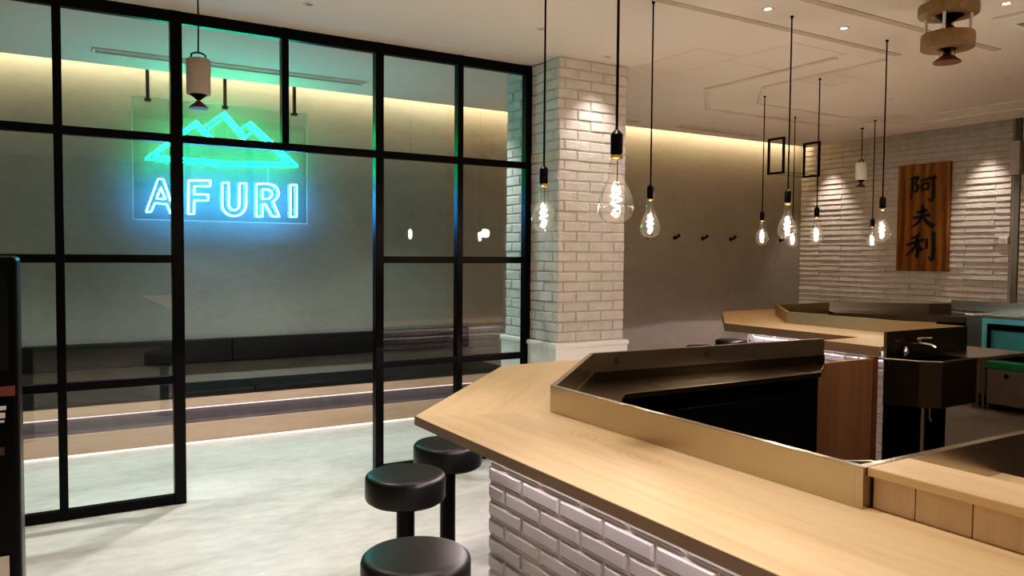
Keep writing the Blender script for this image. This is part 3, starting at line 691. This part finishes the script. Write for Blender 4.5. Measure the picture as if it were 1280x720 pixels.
# ------------------------------------------------------------------ pendant bulbs
PG = 'pendant bulbs above the bar'
def make_pendant(x, y, label):
    t = thing('pendant_lamp', label, 'pendant lamp', (x, y, CZ), PG)
    z = lambda v: v-CZ
    MB().lathe([(0.009, -0.012), (0.009, 0.0)], (0, 0, 0), 20).build('ceiling_rose', M['black'], t, smooth=True)
    MB().tube([(0, 0, z(1.82)), (0, 0, z(2.3)), (0, 0, -0.01)], 0.0042, 8).build('cord', M['black'], t, smooth=True)
    MB().lathe([(0.006, z(1.832)), (0.013, z(1.825)), (0.019, z(1.818)), (0.019, z(1.762)), (0.015, z(1.756))], (0, 0, 0), 24).build('socket', M['black'], t, smooth=True)
    MB().lathe([(0.016, z(1.757)), (0.0195, z(1.754)), (0.0195, z(1.746)), (0.016, z(1.742))], (0, 0, 0), 24).build('collar', M['brass'], t, smooth=True)
    pr = [(0.0190, 1.743), (0.0215, 1.725), (0.0228, 1.70), (0.0262, 1.682), (0.033, 1.664), (0.0425, 1.645), (0.0505, 1.625), (0.0545, 1.607),
          (0.0545, 1.592), (0.0515, 1.577), (0.0445, 1.564), (0.033, 1.554), (0.018, 1.547), (0.001, 1.545)]
    bulb = MB().lathe([(r, z(v)) for r, v in pr], (0, 0, 0), 32, caps=False).build('bulb', M['bulbglass'], t, smooth=True)
    pts = []
    for k in range(113):       # loose glowing spiral
        u = k/112; a = u*2*PI*3.5+0.6; rr = 0.0155*(0.45+0.55*math.sin(PI*min(1, u*1.05)))
        pts.append((rr*math.cos(a), rr*math.sin(a), z(1.662-0.082*u)))
    MB().tube(pts, 0.0019, 6).build('filament', M['filament'], bulb, smooth=True)
    MB().tube([(0.004, 0, z(1.742)), (0.004, 0, z(1.70)), (0.004, 0, z(1.656))], 0.0022, 6).build('stem', M['chrome'], bulb)
    return t
PL = [((1.517, 1.893), 'largest pendant bulb, hanging nearest the camera in front of the brick pillar'),
      ((1.875, 2.835), 'clear pendant bulb on black cord beside the right edge of the glass partition'),
      ((2.82, 3.225), 'clear pendant bulb on black cord just right of the brick pillar'),
      ((5.26, 4.593), 'small pendant bulb hanging alone in front of the taupe wall'),
      ((3.644, 3.001), 'clear pendant bulb hanging in front of the corner where taupe wall meets white brick'),
      ((6.282, 5.109), 'small far pendant bulb peeking out below a larger one at the wall corner'),
      ((5.088, 3.918), 'pendant bulb hanging alone in front of the lit white brick near the wall corner'),
      ((7.073, 4.795), 'smallest pendant bulb, overlapped by another one left of the plank sign'),
      ((4.538, 3.01), 'pendant bulb hanging closest to the left side of the wooden plank sign')]
p0 = None
for (x, y), lab in PL:
    if p0 is None: p0 = make_pendant(x, y, lab)
    else: dup(p0, (x, y, CZ), lab)

# ------------------------------------------------------------------ hanging speakers
def make_speaker(x, y, k, drop, label, mat):
    t = thing('hanging_speaker', label, 'speaker', (x, y, CZ))
    MB().lathe([(0.02*k, -0.01), (0.02*k, 0)], (0, 0, 0), 16).build('ceiling_mount', M['black'], t)
    MB().tube([(0, 0, -drop), (0.002, 0, -drop*0.5), (0, 0, 0)], 0.004*k, 8).build('cable', M['black'], t)
    z0 = -drop
    MB().tube([(-0.036*k, 0, z0-0.045*k), (-0.036*k, 0, z0-0.01*k), (-0.014*k, 0, z0), (0.014*k, 0, z0), (0.036*k, 0, z0-0.01*k), (0.036*k, 0, z0-0.045*k)], 0.005*k, 8).build('bracket', M['blackmetal'], t)
    MB().lathe([(0.058*k, z0-0.225*k), (0.062*k, z0-0.22*k), (0.062*k, z0-0.04*k), (0.058*k, z0-0.035*k)], (0, 0, 0), 32).build('body', mat, t, smooth=True)
    MB().lathe([(0.008*k, z0-0.255*k), (0.046*k, z0-0.2252*k)], (0, 0, 0), 24).build('lower_cone', M['black'], t, smooth=True)
    MB().lathe([(0.050*k, z0-0.298*k), (0.050*k, z0-0.294*k), (0.004*k, z0-0.252*k)], (0, 0, 0), 28).build('diffuser_cone', M['redbrown'], t, smooth=True)
p = at(248, 90, Y=4.45)
make_speaker(p.x, p.y, 0.98, CZ-at(248, 66, Y=4.45).z, 'grey cylinder speaker hanging by cable in front of the green neon sign', M['speaker'])
p = at(1078, 160, Z=CZ)
make_speaker(p.x, p.y, 0.95, CZ-2.47, 'white cylinder speaker hanging near the brick wall, left of the plank sign', M['white'])
# wooden two-tier speaker at the ceiling
p = at(1186, 5, Z=2.76)
t = thing('ceiling_speaker', 'two tier round wooden speaker hanging from the ceiling at top right', 'speaker', (p.x, p.y, CZ)); t.scale = (0.87, 0.87, 0.87)
MB().lathe([(0.05, -0.05), (0.05, 0)], (0, 0, 0), 24).build('ceiling_mount', M['speaker'], t, smooth=True)
MB().lathe([(0.150, -0.118), (0.162, -0.112), (0.165, -0.10), (0.165, -0.062), (0.16, -0.05)], (0, 0, 0), 56).build('upper_disc', M['speakerwood'], t, smooth=True)
MB().lathe([(0.008, -0.165), (0.085, -0.1185)], (0, 0, 0), 40).build('upper_driver', M['black'], t, smooth=True)
MB().lathe([(0.075, -0.222), (0.004, -0.155)], (0, 0, 0), 40).build('upper_cone', M['redbrown'], t, smooth=True)
for a in (20, 110, 200, 290):
    MB().lathe([(0.009, -0.23), (0.009, -0.115)], (0.12*math.cos(math.radians(a)), 0.12*math.sin(math.radians(a)), 0), 12).build('spacer', M['white'], t, smooth=True)
MB().lathe([(0.140, -0.312), (0.145, -0.306), (0.146, -0.235), (0.142, -0.222)], (0, 0, 0), 56).build('lower_disc', M['speakerwood'], t, smooth=True)
MB().lathe([(0.008, -0.335), (0.052, -0.3125)], (0, 0, 0), 32).build('lower_driver', M['black'], t, smooth=True)
MB().lathe([(0.076, -0.392), (0.076, -0.386), (0.004, -0.325)], (0, 0, 0), 40).build('lower_cone', M['redbrown'], t, smooth=True)
for a in (60, 150, 240, 330):
    MB().lathe([(0.003, -0.365), (0.003, -0.31)], (0.046*math.cos(math.radians(a)), 0.046*math.sin(math.radians(a)), 0), 8).build('spacer', M['steel'], t)

# ------------------------------------------------------------------ plank sign with brush characters
PXf = 8.40
c4 = [at(1123.2, 207.5, X=PXf), at(1187.8, 202, X=PXf), at(1184, 339, X=PXf), at(1119.6, 338, X=PXf)]
yl = (c4[0].y+c4[3].y)/2; yr = (c4[1].y+c4[2].y)/2; zt = (c4[0].z+c4[1].z)/2; zb = (c4[2].z+c4[3].z)/2
t = thing('plank_sign', 'tall dark stained plank sign with three black brush characters on the brick wall', 'sign', (PXf, (yl+yr)/2, zb))
P0 = Vector((PXf, (yl+yr)/2, zb))
rel(MB().box(PXf, yr, zb, PXf+0.045, yl, zt), P0).build('plank', M['plaque'], t, bevel=0.006)
rel(MB().box(PXf+0.045, yr+0.1, zb+0.2, 8.46, yl-0.1, zt-0.2), P0).build('mounting_block', M['black'], t)
def brush(m, pts, ws):
    Q = [at(1100+x/4.5, 190+y/4.5, X=PXf-0.002) for x, y in pts]
    # smooth the stroke
    S = []; Wd = []
    n_ = len(Q)
    for i in range(n_-1):
        p_1 = Q[max(i-1, 0)]; a = Q[i]; b_ = Q[i+1]; p2 = Q[min(i+2, n_-1)]
        for j in range(6):
            u = j/6
            S.append(0.5*((2*a)+(b_-p_1)*u+(2*p_1-5*a+4*b_-p2)*u*u+(3*a-p_1-3*b_+p2)*u**3)); Wd.append(ws[i]*(1-u)+ws[i+1]*u)
    S.append(Q[-1]); Wd.append(ws[-1])
    Lp, Rp = [], []
    for i, p_ in enumerate(S):
        tv = S[min(i+1, len(S)-1)]-S[max(i-1, 0)]; tv.x = 0; tv.normalize()
        nv = Vector((0, -tv.z, tv.y)); w = Wd[i]/2*0.0034
        Lp.append(p_+nv*w); Rp.append(p_-nv*w)
    vl = [m.bm.verts.new(p_) for p_ in Lp]; vr = [m.bm.verts.new(p_) for p_ in Rp]
    for i in range(len(vl)-1): m.bm.faces.new((vl[i], vl[i+1], vr[i+1], vr[i]))
CH = [[([(182, 148), (183, 200), (174, 266)], (10, 11, 6)), ([(172, 152), (214, 143), (200, 172), (214, 196), (203, 222), (192, 214)], (8, 12, 9, 11, 10, 4)),
       ([(230, 162), (272, 150), (318, 139)], (8, 10, 13)), ([(299, 146), (302, 200), (298, 256), (286, 273), (266, 260)], (12, 12, 13, 9, 3)),
       ([(234, 180), (240, 222)], (10, 8)), ([(234, 182), (272, 176), (267, 214)], (7, 11, 8)), ([(240, 213), (268, 209)], (7, 7))],
      [([(206, 342), (268, 327)], (9, 12)), ([(186, 372), (240, 360), (284, 352)], (9, 10, 13)), ([(238, 298), (240, 345), (216, 394), (172, 426)], (12, 12, 11, 3)),
       ([(240, 358), (264, 394), (306, 420)], (6, 14, 18))],
      [([(226, 458), (204, 476), (170, 489)], (13, 10, 4)), ([(148, 524), (200, 508), (248, 492)], (8, 10, 12)), ([(206, 474), (210, 530), (208, 586), (196, 578)], (11, 12, 11, 3)),
       ([(206, 514), (182, 552), (144, 582)], (11, 10, 4)), ([(210, 524), (240, 554)], (7, 15)), ([(262, 488), (262, 546)], (12, 9)),
       ([(300, 450), (300, 540), (297, 596), (288, 606), (270, 586)], (14, 13, 14, 10, 3))]]
for ch in CH:
    m = MB()
    for pts, ws in ch: brush(m, pts, ws)
    rel(m, P0).build('character', M['ink'], t)

# ------------------------------------------------------------------ hanging steel frame shelf, hooks, small fixtures
fa = at(980, 171, Z=CZ); fb = at(963, 174, Z=CZ); fc = at(1021, 177, Z=CZ)
t = thing('hanging_rack', 'pair of black square steel frames hanging from the ceiling at the wall corner', 'hanging frame', (fa.x, fa.y, CZ))
s = 0.011; dy = fb.y-fa.y
for fx_ in (0.0, fc.x-fa.x):
    m = MB(); zz = -0.40
    m.box(fx_-s, -s, zz, fx_+s, s, 0).box(fx_-s, dy-s, zz, fx_+s, dy+s, 0)
    m.box(fx_-s, -s, zz-s, fx_+s, dy+s, zz+s).box(fx_-s, -s, -2*s, fx_+s, dy+s, 0)
    m.build('frame', M['blackmetal'], t)
MB().box(0, dy-0.003, -0.40, fc.x-fa.x, dy+0.003, -0.394).box(0, -0.003, -0.40, fc.x-fa.x, 0.003, -0.394).build('cross_bar', M['blackmetal'], t)
def make_hook(x, z, label):
    t = thing('coat_hook', label, 'coat hook', (x, 6.75, z), 'black coat hooks on the taupe wall')
    MB().tube([(0, 0.003, 0), (0, -0.008, 0)], 0.022, 16).build('wall_plate', M['black'], t)
    MB().tube([(0, -0.006, 0), (0, -0.05, 0.004), (0, -0.07, 0.02)], 0.011, 10).build('peg', M['black'], t, smooth=True)
    MB().lathe([(0.004, -0.018), (0.018, -0.008), (0.018, 0.008), (0.004, 0.018)], (0, -0.072, 0.026), 14).build('knob', M['black'], t, smooth=True)
    return t
hk = [(813, 297, 'black coat hook on the taupe wall hidden close below a pendant bulb beside the pillar'), (847, 297, 'black coat hook on the taupe wall, first one clear of the bulb beside the pillar'),
      (882, 297, 'black coat hook in the middle of the row on the taupe wall'), (917, 298, 'black coat hook on the taupe wall nearest left of the small far bulb'), (979, 300, 'black coat hook at the right end of taupe wall, below two overlapping bulbs')]
h0 = None
for px, py, lab in hk:
    q = at(px, py, Y=6.70)
    if h0 is None: h0 = make_hook(q.x, 1.655, lab)
    else: dup(h0, (q.x, 6.75, 1.655), lab)
q = at(1254, 300.5, X=8.43)
t = thing('wall_switch', 'small white switch plate on the brick wall right of the plank sign', 'switch', (8.46, q.y, q.z))
MB().box(-0.034, -0.045, -0.035, 0, 0.045, 0.035).build('plate', M['white'], t, bevel=0.003)
MB().box(-0.038, -0.02, -0.018, -0.034, 0.02, 0.018).build('rocker', M['paper'], t)
q = at(1268, 197, X=8.36)
t = thing('wall_speaker', 'slim grey fixture on the brick wall at the right edge of the photo', 'wall fixture', (8.46, q.y, q.z))  # plain slim box on a bracket
MB().box(-0.10, -0.05, -0.17, -0.03, 0.05, 0.17).build('body', M['speaker'], t, bevel=0.008)
MB().box(-0.03, -0.02, -0.05, 0.0, 0.02, 0.05).build('bracket', M['black'], t)

# air conditioner cassette at the top right
q = at(1240, 27.5, Z=CZ-0.02)
t = thing('ceiling_air_conditioner', 'square white ceiling air conditioner cassette at the top right corner', 'air conditioner', (q.x+0.45, q.y-0.45, CZ))
MB().box(-0.45, -0.45, -0.022, 0.45, 0.45, 0).build('panel', M['white'], t, bevel=0.006)
MB().box(-0.27, -0.27, -0.03, 0.27, 0.27, -0.022).build('grille', M['speaker'], t)
for (a, b_, c_, d) in ((-0.3, 0.33, 0.3, 0.39), (-0.3, -0.39, 0.3, -0.33), (0.33, -0.3, 0.39, 0.3), (-0.39, -0.3, -0.33, 0.3)):
    MB().box(a, b_, -0.027, c_, d, -0.0215).build('louver', M['ceiling_line'], t)

# recessed downlights; each has a real spot lamp in it
def make_dl(x, y, label, lens='dl_on'):
    t = thing('recessed_downlight', label, 'downlight', (x, y, CZ), 'small recessed downlights in the ceiling')
    MB().lathe([(0.020, -0.001), (0.022, -0.004), (0.030, -0.004), (0.033, 0.0)], (0, 0, 0), 24, caps=False).build('ring', M['ceiling_trim'], t, smooth=True)
    MB().lathe([(0.002, -0.002), (0.016, -0.0012)], (0, 0, 0), 24).build('lens', M[lens], t)
    return t
WARM = (1.0, 0.87, 0.74)
DL = [(*at(960, 11, Z=CZ)[:2], 'lit downlight in the ceiling beside the cord of the wall corner bulb'),
      (*at(1055, 35, Z=CZ)[:2], 'lit downlight in the ceiling left of the two tier wooden speaker'),
      (*at(1258, 4, Z=CZ)[:2], 'lit downlight in the ceiling right of the two tier wooden speaker'),
      (*at(760, 71, Z=CZ)[:2], 'downlight in the ceiling right above the brick pillar front'),
      (*at(677, 36, Z=CZ)[:2], 'downlight in the ceiling beside the cord near the partition corner'),
      (*at(386, 5, Z=CZ)[:2], 'downlight in the ceiling above the doorway in the glass partition'),
      (*at(1114, 124, Z=CZ)[:2], 'downlight in the ceiling behind the cord left of the plank sign'),
      (*at(1260, 97, Z=CZ)[:2], 'downlight in the ceiling near the right edge of the photo')]
on0 = off0 = None
for k, (x, y, lab) in enumerate(DL):
    if k < 3:
        if on0 is None: on0 = make_dl(x, y, lab)
        else: dup(on0, (x, y, CZ), lab)
    else:
        if off0 is None: off0 = make_dl(x, y, lab, 'dl_off')
        else: dup(off0, (x, y, CZ), lab)

# ------------------------------------------------------------------ ticket machine at the left edge
TX, TY = -0.045, 2.30
t = thing('ticket_machine', 'black ticket vending machine with dark screen at the left edge', 'ticket machine', (TX-0.3, TY, 0))
MB().box(-0.30, 0.0, 0.0, 0.30, 0.42, 1.435).build('body', M['black'], t, bevel=0.012)
def tm(name, px0, py0, px1, py1, mat, d=0.006):
    a = at(px0, py0, Y=TY); b_ = at(px1, py1, Y=TY)
    x0, x1 = a.x-(TX-0.3), b_.x-(TX-0.3)
    return MB().box(min(x0, x1), -d, min(a.z, b_.z), max(x0, x1), 0.002, max(a.z, b_.z)).build(name, mat, t)
tm('screen_bezel', -150, 330, 19, 470, M['blackmetal'], 0.012)
tm('screen', -140, 338, 12, 462, M['screen'], 0.014)
tm('red_label', -60, 487, 19, 494, M['red'])
tm('card_reader', -70, 505, 12, 540, M['void'], 0.016)
for k, (y0_, y1_) in enumerate(((508, 511), (516, 521), (525, 526.5))): tm('reader_marking', -20+k*4, y0_, 8-k, y1_, M['paper'], 0.0175)
tm('coin_slot', -40, 562, 6, 568, M['steel_dark'], 0.01)
tm('sticker', -30, 701, 13, 760, M['speaker'], 0.008)

# ------------------------------------------------------------------ lights
def spot(name, x, y, tgt, e, ang, col=WARM, blend=0.7, size=0.035): return lamp('SPOT', name, (x, y, CZ-0.012), e, col, tgt, size, ang, blend)
for k, (x, y, lab) in enumerate(DL):
    if k == 3: spot('pillar_spot', x, PY0-0.22, (x-0.02, PY0-0.12, 0), 34, 84, (1, 0.87, 0.78), 0.8)
    elif k < 3: spot('downlight_lamp', x, y, (x, y, 0), 30, 90)
# downlights above the counter and entrance floor; those behind the glass are cool fill
for x, y, e, a in ((1.35, 0.7, 70, 75), (1.40, 1.9, 60, 75), (1.9, 3.2, 50, 75), (0.35, 1.4, 105, 75), (0.4, 3.4, 142, 80), (1.2, 5.35, 170, 100), (-0.8, 5.35, 170, 100), (2.7, 5.45, 95, 100),
                   (-1.6, 3.0, 90, 80), (-1.5, 0.4, 90, 90), (2.9, -0.6, 90, 100), (0.6, -1.4, 90, 100), (3.2, 0.4, 60, 90), (6.0, 3.9, 50, 70)):
    spot('counter_lamp', x, y, (x, y, 0), e, a, (0.96, 1.0, 0.93) if y > 5 else (1, 0.90, 0.80) if x < 1.3 else WARM)
for y in (6.28, 4.42): spot('brick_spot', 8.22, y, (8.36, y, 1.0), 55, 62, (1, 0.85, 0.73), 0.8)
# cove light along the back wall
for x0, x1 in ((-3.9, -0.1), (-0.1, 3.0), (3.0, 5.8), (5.8, 8.4)):
    o = lamp('AREA', 'cove_strip_lamp', ((x0+x1)/2, 6.585, CZ+0.12), 6.5*(x1-x0), (1.0, 0.76, 0.42), None, x1-x0, sy=0.03)
    o.rotation_euler = (math.radians(80), 0, 0)
for x, y, zz in ((3.4, 0.2, 1.7), (4.6, 1.4, 1.7), (1.8, -1.4, 1.7), (-1.2, -1.2, 1.8), (-1.8, 2.2, 1.8)):  # fill lamps without fixtures, added to brighten the ceiling
    lamp('POINT', 'room_lamp', (x, y, zz), 15, (1, 0.82, 0.68), None, 0.05)
lamp('SPOT', 'kitchen_display_lamp', (6.9, 3.0, 1.25), 9, (0.12, 0.75, 1.0), (7.9, 3.35, 0.72), 0.08, 55, 0.7)
w = bpy.data.worlds.new('world'); sc.world = w; w.use_nodes = True
w.node_tree.nodes['Background'].inputs[0].default_value = (1, 0.85, 0.7, 1); w.node_tree.nodes['Background'].inputs[1].default_value = 0.02
sc.view_settings.view_transform = 'Standard'
sc.view_settings.look = 'None'
sc.view_settings.exposure = 0.15
vs = sc.view_settings; vs.use_curve_mapping = True
cv = vs.curve_mapping.curves[3]
for p_, q_ in ((0.015, 0.0055), (0.06, 0.045), (0.25, 0.255)): cv.points.new(p_, q_)
vs.curve_mapping.update()
sc.cycles.use_denoising = True
sc.cycles.max_bounces = 10; sc.cycles.transparent_max_bounces = 24
sc.cycles.caustics_reflective = False; sc.cycles.caustics_refractive = False
sc.cycles.sample_clamp_indirect = 6.0
